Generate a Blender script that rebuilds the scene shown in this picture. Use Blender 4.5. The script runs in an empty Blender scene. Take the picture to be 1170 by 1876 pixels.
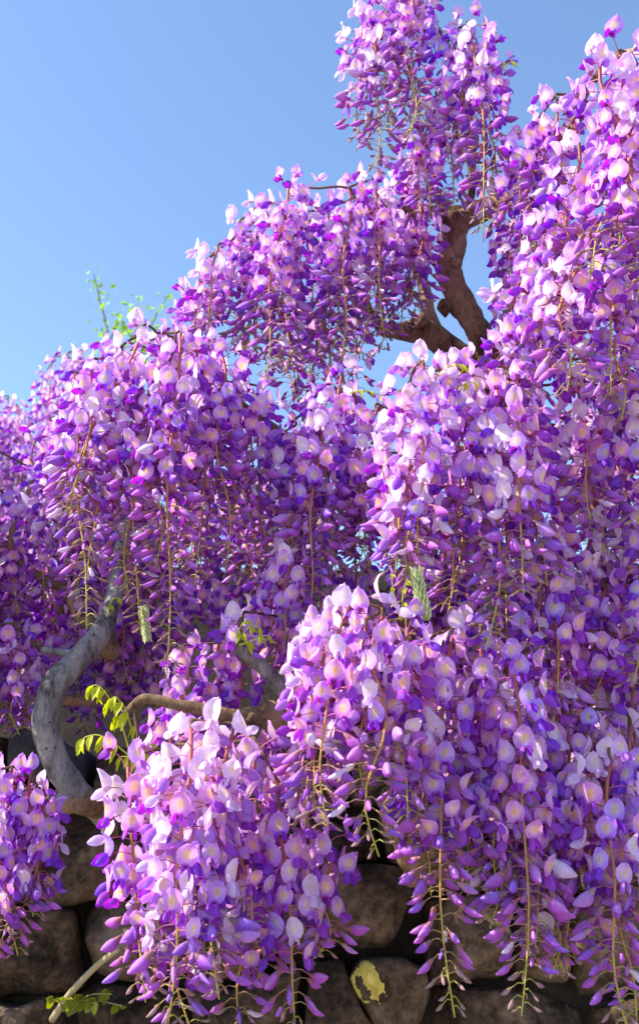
import bpy, math, random
import numpy as np
from mathutils import Vector, noise as mnoise

scene = bpy.context.scene
R = math.radians
rng = np.random.default_rng(11)
random.seed(11)

# ------------------------------------------------------------------ camera, sky, sun, exposure
F = 1802.0                      # focal length in pixels of the 1170 x 1876 photograph
PITCH = R(20)
CAM = np.array([0.0, 0.0, 1.5])
cam_d = bpy.data.cameras.new('camera'); cam = bpy.data.objects.new('camera', cam_d)
scene.collection.objects.link(cam); scene.camera = cam
cam.location = CAM; cam.rotation_euler = (R(90) + PITCH, 0, 0)
cam_d.sensor_fit = 'VERTICAL'; cam_d.sensor_height = 24.0
cam_d.lens = 24.0 * F / 1876.0
cam_d.clip_start = 0.02; cam_d.clip_end = 6000
cam_d.dof.use_dof = True; cam_d.dof.focus_distance = 1.12; cam_d.dof.aperture_fstop = 6.0

SUN_EL, SUN_AZ = R(42), R(-100)        # azimuth from +Y (view direction), negative = to the left
to_sun = Vector((math.sin(SUN_AZ) * math.cos(SUN_EL), math.cos(SUN_AZ) * math.cos(SUN_EL), math.sin(SUN_EL)))
world = bpy.data.worlds.new('World'); scene.world = world; world.use_nodes = True
wn = world.node_tree.nodes; wl = world.node_tree.links
bg = wn['Background']; sky = wn.new('ShaderNodeTexSky'); sky.sky_type = 'NISHITA'; sky.sun_disc = False
sky.sun_elevation = SUN_EL; sky.sun_rotation = SUN_AZ
sky.air_density = 1.0; sky.dust_density = 0.15; sky.ozone_density = 3.0; sky.altitude = 300
wl.new(sky.outputs[0], bg.inputs[0]); bg.inputs[1].default_value = 0.15
sun_d = bpy.data.lights.new('sun', 'SUN'); sun = bpy.data.objects.new('sun', sun_d); scene.collection.objects.link(sun)
sun_d.energy = 4.4; sun_d.angle = R(0.5); sun_d.color = (1.0, 0.93, 0.82)
sun.rotation_euler = to_sun.to_track_quat('Z', 'Y').to_euler(); sun.location = (-4, 1, 6)
vs = scene.view_settings; vs.view_transform = 'Standard'; vs.look = 'None'; vs.gamma = 1.0; vs.exposure = 1.15
vs.use_curve_mapping = False
scene.cycles.max_bounces = 10; scene.cycles.transmission_bounces = 8; scene.cycles.diffuse_bounces = 8
scene.cycles.use_denoising = True

# ------------------------------------------------------------------ pixel helpers
SP, CP = math.sin(PITCH), math.cos(PITCH)
def ray(px, py):
    u = (px - 585.0) / F; v = (938.0 - py) / F
    return np.array([u, CP - v * SP, SP + v * CP])
def at(px, py, t):  return CAM + ray(px, py) * t          # t = distance along the optical axis
def atY(px, py, Y):
    r = ray(px, py); return CAM + r * (Y / r[1])          # on the vertical plane y = Y
def proj(p):
    d = np.asarray(p) - CAM; a = d[1] * CP + d[2] * SP; b = -d[1] * SP + d[2] * CP
    return 585 + F * d[0] / a, 938 - F * b / a, a

# ------------------------------------------------------------------ mesh helpers
col = scene.collection
def new_mesh(name, V, T, C=None, smooth=True):
    V = np.asarray(V, np.float32); T = np.asarray(T, np.int32)
    me = bpy.data.meshes.new(name)
    me.vertices.add(len(V)); me.vertices.foreach_set('co', V.ravel())
    n = len(T); me.loops.add(3 * n); me.loops.foreach_set('vertex_index', T.ravel())
    me.polygons.add(n); me.polygons.foreach_set('loop_start', np.arange(n, dtype=np.int32) * 3)
    me.polygons.foreach_set('loop_total', np.full(n, 3, np.int32))
    me.polygons.foreach_set('use_smooth', np.full(n, smooth, dtype=bool))
    if C is not None:
        C = np.asarray(C, np.float32)
        if C.shape[1] == 3: C = np.hstack([C, np.ones((len(C), 1), np.float32)])
        a = me.color_attributes.new('Col', 'FLOAT_COLOR', 'POINT'); a.data.foreach_set('color', C.ravel())
    me.update(calc_edges=True); me.validate()
    return me
def obj(name, me, mat, parent=None, kind=None, label=None):
    if mat is not None and not me.materials: me.materials.append(mat)
    o = bpy.data.objects.new(name, me); col.objects.link(o)
    if parent is not None: o.parent = parent
    if kind: o['kind'] = kind
    if label: o['label'] = label
    return o
def build(name, parts, mat, parent=None, kind=None, smooth=True, label=None, origin=None):
    """parts: list of (V, T, C or None) joined into ONE mesh object; parent origins are translations only"""
    Vs, Ts, Cs, k = [], [], [], 0
    for V, T, C in parts:
        Vs.append(V); Ts.append(np.asarray(T) + k); k += len(V)
        if C is not None: Cs.append(C)
    V = np.vstack(Vs); off = np.zeros(3)
    if parent is not None: off = world_loc(parent)
    if origin is not None:
        V = V - np.asarray(origin)
        o = obj(name, new_mesh(name, V, np.vstack(Ts), np.vstack(Cs) if Cs else None, smooth), mat, parent, kind, label)
        o.location = np.asarray(origin) - off
    else:
        o = obj(name, new_mesh(name, V - off, np.vstack(Ts), np.vstack(Cs) if Cs else None, smooth), mat, parent, kind, label)
    return o
def world_loc(o):
    p = np.zeros(3)
    while o is not None: p = p + np.array(o.location); o = o.parent
    return p
def thing(name, label, cat, loc, group=None):
    o = bpy.data.objects.new(name, None); col.objects.link(o); o.location = loc
    o.empty_display_size = 0.05
    o['label'] = label; o['category'] = cat
    if group: o['group'] = group
    return o
def grid_tris(nu, nv, wrap=False):
    T = []
    for j in range(nv - 1):
        for i in range(nu if wrap else nu - 1):
            a = j * nu + i; b = j * nu + (i + 1) % nu; c = a + nu; d = b + nu
            T += [(a, b, d), (a, d, c)]
    return np.array(T, np.int32)
def catmull(P, n):
    P = np.asarray(P, float); Q = np.vstack([2 * P[0] - P[1], P, 2 * P[-1] - P[-2]]); out = []
    for i in range(len(P) - 1):
        p0, p1, p2, p3 = Q[i:i + 4]
        for k in range(n):
            t = k / n
            out.append(0.5 * ((2 * p1) + (-p0 + p2) * t + (2 * p0 - 5 * p1 + 4 * p2 - p3) * t * t + (-p0 + 3 * p1 - 3 * p2 + p3) * t ** 3))
    out.append(P[-1]); return np.array(out)
def tube(P, rad, sides=5, C=None, lump=0.0, seed=0, cap=True):
    P = np.asarray(P, float); n = len(P); rad = np.broadcast_to(np.asarray(rad, float), (n,))
    d = np.gradient(P, axis=0); d /= (np.linalg.norm(d, axis=1, keepdims=True) + 1e-12)
    ref = np.array([0.13, 0.9, 0.2]);  V = []
    a = np.cross(d[0], ref); a /= np.linalg.norm(a) + 1e-12
    for i in range(n):
        a = a - d[i] * a.dot(d[i]); a /= np.linalg.norm(a) + 1e-12
        b = np.cross(d[i], a)
        for k in range(sides):
            th = 2 * math.pi * k / sides; r = rad[i]
            if lump:
                q = P[i] / 0.045 + np.array([math.cos(th), math.sin(th), seed]) * 0.9
                r *= 1 + lump * mnoise.noise(Vector(q)) + lump * .5 * mnoise.noise(Vector(q * 2.7))
            V.append(P[i] + (a * math.cos(th) + b * math.sin(th)) * r)
    T = grid_tris(sides, n, True)
    V = np.array(V)
    if cap:
        V = np.vstack([V, P[0], P[-1]]); k0 = n * sides
        T = np.vstack([T, [(k0, (i + 1) % sides, i) for i in range(sides)],
                       [(k0 + 1, (n - 1) * sides + i, (n - 1) * sides + (i + 1) % sides) for i in range(sides)]])
    CC = None
    if C is not None:
        C = np.broadcast_to(np.asarray(C, float), (n, 3)); CC = np.repeat(C, sides, 0)
        if cap: CC = np.vstack([CC, C[0], C[-1]])
    return V, T, CC

# ------------------------------------------------------------------ materials
def mat_new(name):
    m = bpy.data.materials.new(name); m.use_nodes = True
    nt = m.node_tree; nt.nodes.clear(); out = nt.nodes.new('ShaderNodeOutputMaterial')
    return m, nt, out
def N(nt, typ, **kw):
    n = nt.nodes.new(typ)
    for k, v in kw.items(): setattr(n, k, v)
    return n
def petal_mat(name, transl=0.42, rough=0.55, spec=0.25, boost=1.5):
    m, nt, out = mat_new(name)
    at_ = N(nt, 'ShaderNodeAttribute', attribute_name='Col')
    tc = N(nt, 'ShaderNodeTexCoord'); nz = N(nt, 'ShaderNodeTexNoise'); nz.inputs['Scale'].default_value = 160; nz.inputs['Detail'].default_value = 2
    nt.links.new(tc.outputs['Object'], nz.inputs['Vector'])
    mr = N(nt, 'ShaderNodeMapRange'); mr.inputs['From Min'].default_value = .3; mr.inputs['From Max'].default_value = .7
    mr.inputs['To Min'].default_value = .86; mr.inputs['To Max'].default_value = 1.1
    nt.links.new(nz.outputs['Fac'], mr.inputs['Value'])
    mul = N(nt, 'ShaderNodeVectorMath', operation='MULTIPLY')
    nt.links.new(at_.outputs['Color'], mul.inputs[0]); nt.links.new(mr.outputs['Result'], mul.inputs[1])
    p = N(nt, 'ShaderNodeBsdfPrincipled'); p.inputs['Roughness'].default_value = rough; p.inputs['Specular IOR Level'].default_value = spec
    nt.links.new(mul.outputs[0], p.inputs['Base Color'])
    tr = N(nt, 'ShaderNodeBsdfTranslucent')
    # light passing through a petal is filtered: deeper and more saturated than the reflected colour
    hs = N(nt, 'ShaderNodeHueSaturation'); hs.inputs['Hue'].default_value = 0.525; hs.inputs['Saturation'].default_value = 1.18; hs.inputs['Value'].default_value = boost
    nt.links.new(mul.outputs[0], hs.inputs['Color']); nt.links.new(hs.outputs[0], tr.inputs['Color'])
    mx = N(nt, 'ShaderNodeMixShader'); mx.inputs[0].default_value = transl
    nt.links.new(p.outputs[0], mx.inputs[1]); nt.links.new(tr.outputs[0], mx.inputs[2]); nt.links.new(mx.outputs[0], out.inputs[0])
    return m
M_PETAL = petal_mat('wisteria_petal')
M_BUD = petal_mat('wisteria_bud', transl=0.25, rough=0.5, boost=1.2)
M_LEAF = petal_mat('young_leaf', transl=0.5, rough=0.45, boost=1.3)
def stem_mat():
    m, nt, out = mat_new('green_stem')
    a = N(nt, 'ShaderNodeAttribute', attribute_name='Col'); p = N(nt, 'ShaderNodeBsdfPrincipled'); p.inputs['Roughness'].default_value = .6
    nt.links.new(a.outputs['Color'], p.inputs['Base Color']); nt.links.new(p.outputs[0], out.inputs[0]); return m
M_STEM = stem_mat()
def rock_like(name, cols, scale, bump=0.6, rough=0.9, stretch=(1, 1, 1), spots=None, dist=0.004):
    m, nt, out = mat_new(name)
    tc = N(nt, 'ShaderNodeTexCoord'); oi = N(nt, 'ShaderNodeObjectInfo')
    geo = N(nt, 'ShaderNodeNewGeometry')
    mp = N(nt, 'ShaderNodeMapping'); mp.inputs['Scale'].default_value = stretch
    nt.links.new(geo.outputs['Position'], mp.inputs['Vector'])
    n1 = N(nt, 'ShaderNodeTexNoise'); n1.inputs['Scale'].default_value = scale; n1.inputs['Detail'].default_value = 9; n1.inputs['Roughness'].default_value = .62
    n2 = N(nt, 'ShaderNodeTexNoise'); n2.inputs['Scale'].default_value = scale * 7; n2.inputs['Detail'].default_value = 8; n2.inputs['Roughness'].default_value = .68
    nt.links.new(mp.outputs[0], n1.inputs['Vector']); nt.links.new(mp.outputs[0], n2.inputs['Vector'])
    add = N(nt, 'ShaderNodeMath', operation='MULTIPLY_ADD'); add.inputs[1].default_value = .55
    nt.links.new(n2.outputs['Fac'], add.inputs[0]); nt.links.new(n1.outputs['Fac'], add.inputs[2])
    ad2 = N(nt, 'ShaderNodeMath', operation='MULTIPLY_ADD'); ad2.inputs[1].default_value = .16; 
    nt.links.new(oi.outputs['Random'], ad2.inputs[0]); nt.links.new(add.outputs[0], ad2.inputs[2])
    cr = N(nt, 'ShaderNodeValToRGB'); els = cr.color_ramp.elements
    for i, (pos, c) in enumerate(cols):
        e = els[i] if i < 2 else els.new(pos)
        e.position = pos; e.color = (*c, 1)
    sb = N(nt, 'ShaderNodeMath', operation='SUBTRACT'); sb.inputs[1].default_value = .22
    nt.links.new(ad2.outputs[0], sb.inputs[0]); nt.links.new(sb.outputs[0], cr.inputs[0])
    last = cr.outputs[0]
    if spots:
        vo = N(nt, 'ShaderNodeTexVoronoi'); vo.inputs['Scale'].default_value = spots[0]; nt.links.new(geo.outputs['Position'], vo.inputs['Vector'])
        lt = N(nt, 'ShaderNodeMapRange'); lt.inputs['From Min'].default_value = spots[1]; lt.inputs['From Max'].default_value = spots[1] * .6
        nt.links.new(vo.outputs['Distance'], lt.inputs['Value'])
        mx = N(nt, 'ShaderNodeMixRGB'); mx.inputs['Color2'].default_value = (*spots[2], 1)
        nt.links.new(lt.outputs['Result'], mx.inputs['Fac']); nt.links.new(last, mx.inputs['Color1']); last = mx.outputs[0]
    p = N(nt, 'ShaderNodeBsdfPrincipled'); p.inputs['Roughness'].default_value = rough; p.inputs['Specular IOR Level'].default_value = .25
    nt.links.new(last, p.inputs['Base Color'])
    b = N(nt, 'ShaderNodeBump'); b.inputs['Strength'].default_value = bump; b.inputs['Distance'].default_value = dist
    nt.links.new(add.outputs[0], b.inputs['Height']); nt.links.new(b.outputs[0], p.inputs['Normal']); nt.links.new(p.outputs[0], out.inputs[0])
    return m
M_STONE = rock_like('field_stone', [(.44, (.012, .008, .005)), (.57, (.058, .036, .022)), (.68, (.13, .084, .054)), (.84, (.26, .185, .125))], 13, 1.0, dist=.016)
M_STONE_G = rock_like('blue_grey_stone', [(.45, (.02, .022, .024)), (.66, (.055, .062, .066)), (.85, (.12, .115, .105)), (.95, (.22, .18, .13))], 9, 0.8, dist=.006)
M_EARTH = rock_like('dark_earth', [(.4, (.012, .009, .007)), (.9, (.05, .036, .024))], 30)
M_BARK = rock_like('brown_bark', [(.42, (.05, .028, .016)), (.58, (.17, .10, .056)), (.78, (.34, .22, .13))], 26, 0.7, stretch=(1, 1, .45), spots=(70, .14, (.03, .018, .012)), dist=.01)
M_BARK_G = rock_like('grey_bark', [(.42, (.05, .045, .042)), (.55, (.18, .168, .16)), (.68, (.31, .29, .27)), (.85, (.46, .42, .36))], 34, 1.0, stretch=(1, 1, .4), spots=(58, .15, (.05, .045, .045)), dist=.008)
M_BARK_P = rock_like('cut_wood', [(.45, (.16, .09, .05)), (.9, (.42, .27, .16))], 40, .4)
M_TWIG = rock_like('twig_bark', [(.4, (.07, .04, .025)), (.9, (.22, .13, .075))], 40, 0.4)
M_YELLOW = rock_like('yellow_skin', [(.5, (.45, .34, .05)), (.85, (.85, .72, .22))], 60, 1.0)
M_PATH = rock_like('pale_gravel', [(.35, (.22, .18, .14)), (.8, (.42, .36, .29))], 3)  # unseen ground, made pale to bounce light up onto blossom and wall

# ------------------------------------------------------------------ ground and terrace
WALL_Y = 1.40
TERR_Z = 1.645
def sheet(name, x0, x1, y0, y1, z, mat):
    o = build(name, [(np.array([(x0, y0, z), (x1, y0, z), (x1, y1, z), (x0, y1, z)]), np.array([(0, 1, 2), (0, 2, 3)]), None)], mat, kind='structure')
    return o
sheet('ground', -2500, 2500, -2500, WALL_Y + .12, 0.0, M_PATH)
TOP_Z = 2.18
def bank():
    ys = np.concatenate([np.linspace(WALL_Y + .12, 2.6, 26), [3, 4, 6, 12, 60, 400, 2500]]); xs = np.concatenate([[-2500, -300, -40, -8], np.linspace(-3, 3, 70), [8, 40, 300, 2500]]); V = []
    for y in ys:
        for x in xs:
            f = min(1, max(0, (y - WALL_Y - .16) / .75)); f = f * f * (3 - 2 * f)
            z = TERR_Z + (TOP_Z - TERR_Z) * f
            if y < 5: z += (.05 * mnoise.noise(Vector((x * 3, y * 3, 0))) + .02 * mnoise.noise(Vector((x * 11, y * 11, 3)))) * min(1, (y - WALL_Y - .12) / .1)
            V.append((x, y, z))
    return build('bank', [(np.array(V), grid_tris(len(xs), len(ys)), None)], M_EARTH_D, kind='structure')
M_EARTH_D = rock_like('leaf_litter_earth', [(.4, (.008, .005, .003)), (.7, (.028, .018, .010)), (.95, (.07, .045, .025))], 22, 1.0, dist=.02)
bank()

# ------------------------------------------------------------------ dry stone wall
wall = thing('stone_wall', 'dry stone wall of rough brown field stones below the hanging blossom', 'wall', (0, WALL_Y + .15, 0))
build('core', [(np.array([(x, y, z) for z in (0, TERR_Z - .012) for y in (WALL_Y + .075, WALL_Y + .3) for x in (-2.0, 2.0)]),
      np.array([(0, 1, 5), (0, 5, 4), (2, 6, 7), (2, 7, 3), (0, 4, 6), (0, 6, 2), (1, 3, 7), (1, 7, 5), (4, 5, 7), (4, 7, 6)]), None)], M_EARTH, wall, smooth=False)
def stone(poly, proud=0.0, bulge=0.02, seed=0, rough=1.0, mat=None, n=56, label=None, depth=.12):
    """poly: world (x, z) corners on the wall face; the face is cut by a few broken-off planes"""
    P = np.array(poly, float); c = P.mean(0)
    k = len(P); seg = np.linalg.norm(np.roll(P, -1, 0) - P, axis=1); per = seg.sum(); out = []
    for s in np.arange(n) / n * per:
        i = 0
        while s > seg[i]: s -= seg[i]; i += 1
        out.append(P[i] + (P[(i + 1) % k] - P[i]) * s / seg[i])
    O = np.array(out)
    O = .25 * np.roll(O, 1, 0) + .5 * O + .25 * np.roll(O, -1, 0)
    size = math.sqrt((P[:, 0].max() - P[:, 0].min()) * (P[:, 1].max() - P[:, 1].min()))
    rings = [(.02, 0), (.14, 0), (.26, 0), (.38, 0), (.49, 0), (.59, .0), (.68, .0), (.77, 0), (.85, .03), (.92, .08), (.97, .22), (1.0, .8), (1.0, 2.0), (.97, 3.2), (.9, 6)]
    rr = np.random.default_rng(seed + 501)
    fac = []
    for q in range(9):
        a = rr.uniform(0, 6.283); fac.append((np.array([math.cos(a), math.sin(a)]), rr.uniform(.10, .85), rr.uniform(.12, .6)))
    tilt = rr.normal(0, .07, 2)
    V = []
    for s, d in rings:
        for q in O:
            w = (q - c) * s; p = c + w
            v3 = Vector((p[0] * 1.0, seed * 3.7, p[1]))
            u = w / (size * .5) + .10 * np.array([mnoise.noise(v3 * 18), mnoise.noise(v3 * 18 + Vector((4, 4, 4)))])
            y = WALL_Y - proud + bulge * d + tilt.dot(w)
            y += max([0] + [(u.dot(g) - o) * sl for g, o, sl in fac]) * size
            rid = 1 - abs(mnoise.noise(v3 * 26)) * 2
            y += rough * (.009 * mnoise.noise(v3 * 15) + .0045 * rid + .0022 * mnoise.noise(v3 * 75) + .0012 * mnoise.noise(v3 * 160))
            jx = rough * .007 * mnoise.noise(v3 * 24 + Vector((9, 0, 0))) * s; jz = rough * .007 * mnoise.noise(v3 * 24 + Vector((0, 9, 5))) * s
            V.append((p[0] + jx, min(y, WALL_Y + depth), p[1] + jz))
    T = grid_tris(n, len(rings), True)
    V = np.array(V); V = np.vstack([V, V[:n].mean(0)]); T = np.vstack([T, [(len(V) - 1, (i + 1) % n, i) for i in range(n)]])
    stone.last = (V, T)
    o = build('stone', [(V, T, None)], mat or M_STONE, wall, label=label)
    o.data.set_sharp_from_angle(angle=R(24)); return o
def px_poly(pts):
    return [(atY(x, y, WALL_Y)[0], atY(x, y, WALL_Y)[2]) for x, y in pts]
S = [  # outlines read from the photograph, on the wall plane
    ([(-60, 1668), (60, 1668), (132, 1672), (137, 1822), (70, 1832), (-60, 1842)], .012, .018, 0, None),
    ([(82, 1480), (150, 1470), (216, 1488), (262, 1560), (262, 1642), (150, 1655), (76, 1662)], .0, .03, 1, None),
    ([(134, 1668), (180, 1652), (262, 1660), (330, 1680), (330, 1800), (240, 1808), (148, 1792)], .006, .028, 2, None),
    ([(8, 1352), (40, 1330), (96, 1348), (150, 1372), (150, 1428), (70, 1424), (10, 1426)], .03, .03, 3, M_STONE_G),
    ([(-80, 1432), (78, 1432), (92, 1480), (72, 1660), (-80, 1660)], -.01, .02, 4, None),
    ([(-60, 1850), (60, 1840), (100, 1832), (102, 1930), (-60, 1930)], .0, .02, 5, None),
    ([(108, 1842), (150, 1806), (260, 1816), (330, 1822), (330, 1940), (108, 1940)], .0, .03, 6, None),
    ([(598, 1590), (690, 1584), (752, 1592), (758, 1640), (718, 1742), (660, 1748), (600, 1732)], .018, .014, 7, None),
    ([(640, 1790), (665, 1760), (740, 1754), (780, 1776), (794, 1830), (774, 1900), (700, 1900), (655, 1830)], .025, .025, 8, None),
    ([(786, 1650), (840, 1640), (932, 1646), (938, 1740), (930, 1802), (850, 1810), (790, 1806)], .012, .02, 9, None),
    ([(800, 1822), (900, 1816), (1010, 1822), (1098, 1868), (1098, 1930), (790, 1930)], .01, .025, 10, None),
    ([(560, 1762), (634, 1758), (640, 1800), (690, 1890), (690, 1930), (556, 1930)], .0, .02, 11, None),
    ([(946, 1660), (1046, 1664), (1058, 1730), (1040, 1806), (944, 1800)], -.012, .02, 12, None),
    ([(1066, 1640), (1180, 1640), (1260, 1650), (1260, 1800), (1090, 1840), (1062, 1780)], -.02, .025, 13, None),
    ([(1106, 1856), (1260, 1812), (1260, 1940), (1106, 1940)], -.01, .02, 14, None),
    ([(338, 1676), (470, 1668), (480, 1740), (470, 1800), (340, 1806)], .0, .02, 15, None),
    ([(488, 1660), (592, 1660), (594, 1740), (550, 1752), (490, 1756)], .0, .02, 16, None),
    ([(340, 1816), (470, 1810), (548, 1766), (550, 1930), (340, 1930)], .0, .02, 17, None),
    ([(270, 1520), (380, 1500), (480, 1520), (484, 1650), (340, 1664), (272, 1640)], .0, .02, 18, None),
    ([(494, 1500), (600, 1500), (690, 1520), (700, 1574), (598, 1582), (494, 1648)], .0, .02, 19, None),
    ([(700, 1480), (800, 1470), (900, 1490), (900, 1632), (770, 1640), (760, 1586), (708, 1576)], .0, .02, 20, None),
    ([(908, 1490), (1060, 1480), (1060, 1650), (940, 1642), (908, 1632)], .0, .02, 21, None),
    ([(1068, 1480), (1260, 1480), (1260, 1636), (1068, 1632)], .0, .02, 22, None),
    ([(160, 1366), (300, 1352), (400, 1366), (400, 1490), (270, 1510), (222, 1480), (160, 1462)], .0, .025, 23, None),
    ([(100, 1436), (150, 1436), (158, 1462), (100, 1472)], .0, .012, 24, None),
    ([(408, 1366), (560, 1350), (640, 1366), (640, 1492), (408, 1492)], .0, .02, 25, None),
    ([(648, 1366), (820, 1350), (820, 1462), (648, 1474)], .0, .02, 26, None),
    ([(828, 1356), (1000, 1350), (1000, 1474), (828, 1474)], .0, .02, 27, None),
    ([(1008, 1356), (1260, 1350), (1260, 1472), (1008, 1474)], .0, .02, 28, None),
    ([(-80, 1352), (0, 1350), (2, 1424), (-80, 1424)], .0, .02, 29, None),
]
for poly, proud, bulge, sd, m in S:
    o = stone(px_poly(poly), proud, bulge, sd, mat=m)
    if sd == 8: patch_stone = stone.last
# the courses beyond the outlines read above: down to the foot of the wall and to either side
def course(x0, x1, z0, z1, sd):
    x = x0; k = 0
    while x < x1 - .05:
        w = min(random.uniform(.11, .24), x1 - x)
        if x1 - x - w < .06: w = x1 - x
        j = lambda: random.uniform(-.008, .008)
        g = .006
        stone([(x + g, z0 + g + j()), (x + w / 2, z0 + g + j()), (x + w - g, z0 + g + j()), (x + w - g, (z0 + z1) / 2), (x + w - g, z1 - g + j()), (x + w / 2, z1 - g + j()), (x + g, z1 - g + j()), (x + g, (z0 + z1) / 2)],
              random.uniform(-.01, .015), .022, sd + k, n=24); x += w; k += 1
zl = atY(585, 1940, WALL_Y)[2]; zt = atY(585, 1350, WALL_Y)[2]
xl = atY(-84, 1650, WALL_Y)[0]; xr = atY(1264, 1650, WALL_Y)[0]
zs = np.linspace(zl, 0, 8)
for i in range(7): course(-2.0, 2.0, zs[i + 1], zs[i], 100 + 30 * i)
zs = np.linspace(zt, zl, 4)
for i in range(3):
    course(-2.0, xl, zs[i + 1], zs[i], 400 + 30 * i); course(xr, 2.0, zs[i + 1], zs[i], 500 + 30 * i)
# yellow patch on one stone: a thin ragged skin that follows its face
from mathutils.bvhtree import BVHTree
bvh = BVHTree.FromPolygons([tuple(v) for v in patch_stone[0]], [tuple(int(i) for i in t) for t in patch_stone[1]])
def patch_skin(poly, sd, res=.0016):
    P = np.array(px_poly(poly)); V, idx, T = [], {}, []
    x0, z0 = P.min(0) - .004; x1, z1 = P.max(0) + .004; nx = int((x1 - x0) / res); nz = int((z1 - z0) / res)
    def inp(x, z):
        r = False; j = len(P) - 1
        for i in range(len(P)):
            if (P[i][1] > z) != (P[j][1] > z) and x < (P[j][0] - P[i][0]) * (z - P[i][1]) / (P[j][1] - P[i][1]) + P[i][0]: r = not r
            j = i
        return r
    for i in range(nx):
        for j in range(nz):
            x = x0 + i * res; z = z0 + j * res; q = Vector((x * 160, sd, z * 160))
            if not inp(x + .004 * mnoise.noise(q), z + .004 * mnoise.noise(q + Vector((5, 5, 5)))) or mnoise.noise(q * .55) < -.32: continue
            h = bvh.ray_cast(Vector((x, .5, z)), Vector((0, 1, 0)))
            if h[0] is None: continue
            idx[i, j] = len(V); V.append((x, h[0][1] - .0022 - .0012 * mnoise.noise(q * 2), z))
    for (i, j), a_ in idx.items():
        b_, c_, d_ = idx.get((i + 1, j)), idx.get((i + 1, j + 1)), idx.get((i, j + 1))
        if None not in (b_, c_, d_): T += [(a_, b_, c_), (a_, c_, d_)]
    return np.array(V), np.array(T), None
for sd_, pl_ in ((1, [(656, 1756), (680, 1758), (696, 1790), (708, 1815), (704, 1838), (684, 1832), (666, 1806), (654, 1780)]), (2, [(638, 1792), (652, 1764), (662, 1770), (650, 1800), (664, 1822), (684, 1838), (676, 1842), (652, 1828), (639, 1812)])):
    build('yellow_patch', [patch_skin(pl_, sd_)], M_YELLOW, wall, label='bright yellow patch on a stone')

# ------------------------------------------------------------------ wisteria flowers
def lerp(a, b, t): return np.asarray(a) * (1 - t) + np.asarray(b) * t
EDGE = np.array((.70, .43, .83)); MID = np.array((.47, .14, .67)); YEL = np.array((.84, .56, .08)); HALO = np.array((.84, .68, .80))
WING = np.array((.22, .06, .56)); KEEL = np.array((.38, .11, .53)); CAL = np.array((.30, .07, .20))
TONES = [  # pale (old; highlight whiteness put into the colour), lilac, violet, pink-lilac, blue-violet
    lambda c: lerp(c, (.93, .85, .88), .56), lambda c: c * (1.04, 1.0, 1.0), lambda c: c * (.82, .78, .98),
    lambda c: c * (1.10, .90, .92), lambda c: c * (.74, .84, 1.06), lambda c: lerp(c, (.86, .66, .88), .20)]
def make_open(seed):
    r = np.random.default_rng(seed)
    W = .0091 * r.uniform(.9, 1.12); H = .0238 * r.uniform(.92, 1.08)
    th = R(r.uniform(0, 26)); fold = r.uniform(18, 62); cup = r.uniform(0, 26); pt = r.uniform(.5, 1.35)
    nu, nv = 7, 7; V, C = [], []
    lop = r.normal(0, .12)
    for j in range(nv):
        v = j / (nv - 1)
        wv = max(.12, math.sin(math.pi * min(1, .1 + .9 * v) ** .80) ** .60) if v < .999 else .08
        if v > .5: wv *= (1 - pt * .75 * (v - .5))
        for i in range(nu):
            u = (-1, -.64, -.24, 0, .24, .64, 1)[i]; y = u * W * wv
            s = H * v - .10 * H * abs(u) * (v > .9)
            x = .002 - s * math.sin(th) - fold * y * y + cup * (s - .45 * H) ** 2 * (1 if v > .45 else .3) * 1.2
            x += .0011 * math.sin(3.3 * u + seed) * v + lop * y
            z = s * math.cos(th) - .0016 * (v > .99)
            V.append((x, y, z))
            c = lerp(MID, EDGE, min(1, abs(u) ** 1.5 * .55 + v ** 1.4 * .75))
            dd = math.hypot(u * 1.15, (v - .38) / .32)
            if dd < .98: c = lerp(HALO, c, dd ** 2)
            if abs(u) < .3 and .25 < v < .52: c = lerp(YEL, c, .05 if abs(u) < .05 else .7)
            C.append(c)
    parts = [(np.array(V), grid_tris(nu, nv), np.array(C))]
    spread = r.uniform(.10, .5); L = .0142 * r.uniform(.9, 1.1); droop = R(r.uniform(8, 45))
    for sgn in (-1, 1):
        V, C = [], []
        for j in range(5):
            v = j / 4; hw = .0046 * math.sin(math.pi * (.16 + .78 * v)) ** .8
            for i in range(4):
                u = -1 + 2 * i / 3
                x = v * L; z = u * hw + .001 - .0009 * u * u; y = sgn * (.0008 + .0042 * math.sin(math.pi * (.1 + .72 * v)) * (1 - .75 * u * u * (u > 0) - .35 * u * u * (u < 0)) + spread * .006 * v)
                xx = x * math.cos(droop) + z * math.sin(droop); zz = -x * math.sin(droop) + z * math.cos(droop)
                V.append((xx + .001, y, zz)); C.append(lerp(WING, KEEL, .25 + .5 * (1 - v)) * (1 + .25 * (u > .5)))
        parts.append((np.array(V), grid_tris(4, 5), np.array(C)))
    # calyx cup
    V, T, C = tube([(-.0045, 0, -.0006), (-.001, 0, 0), (.0022, 0, 0)], [.0012, .0027, .0024], 6, CAL, cap=False)
    parts.append((V, T, C)); return join(parts)
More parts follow.
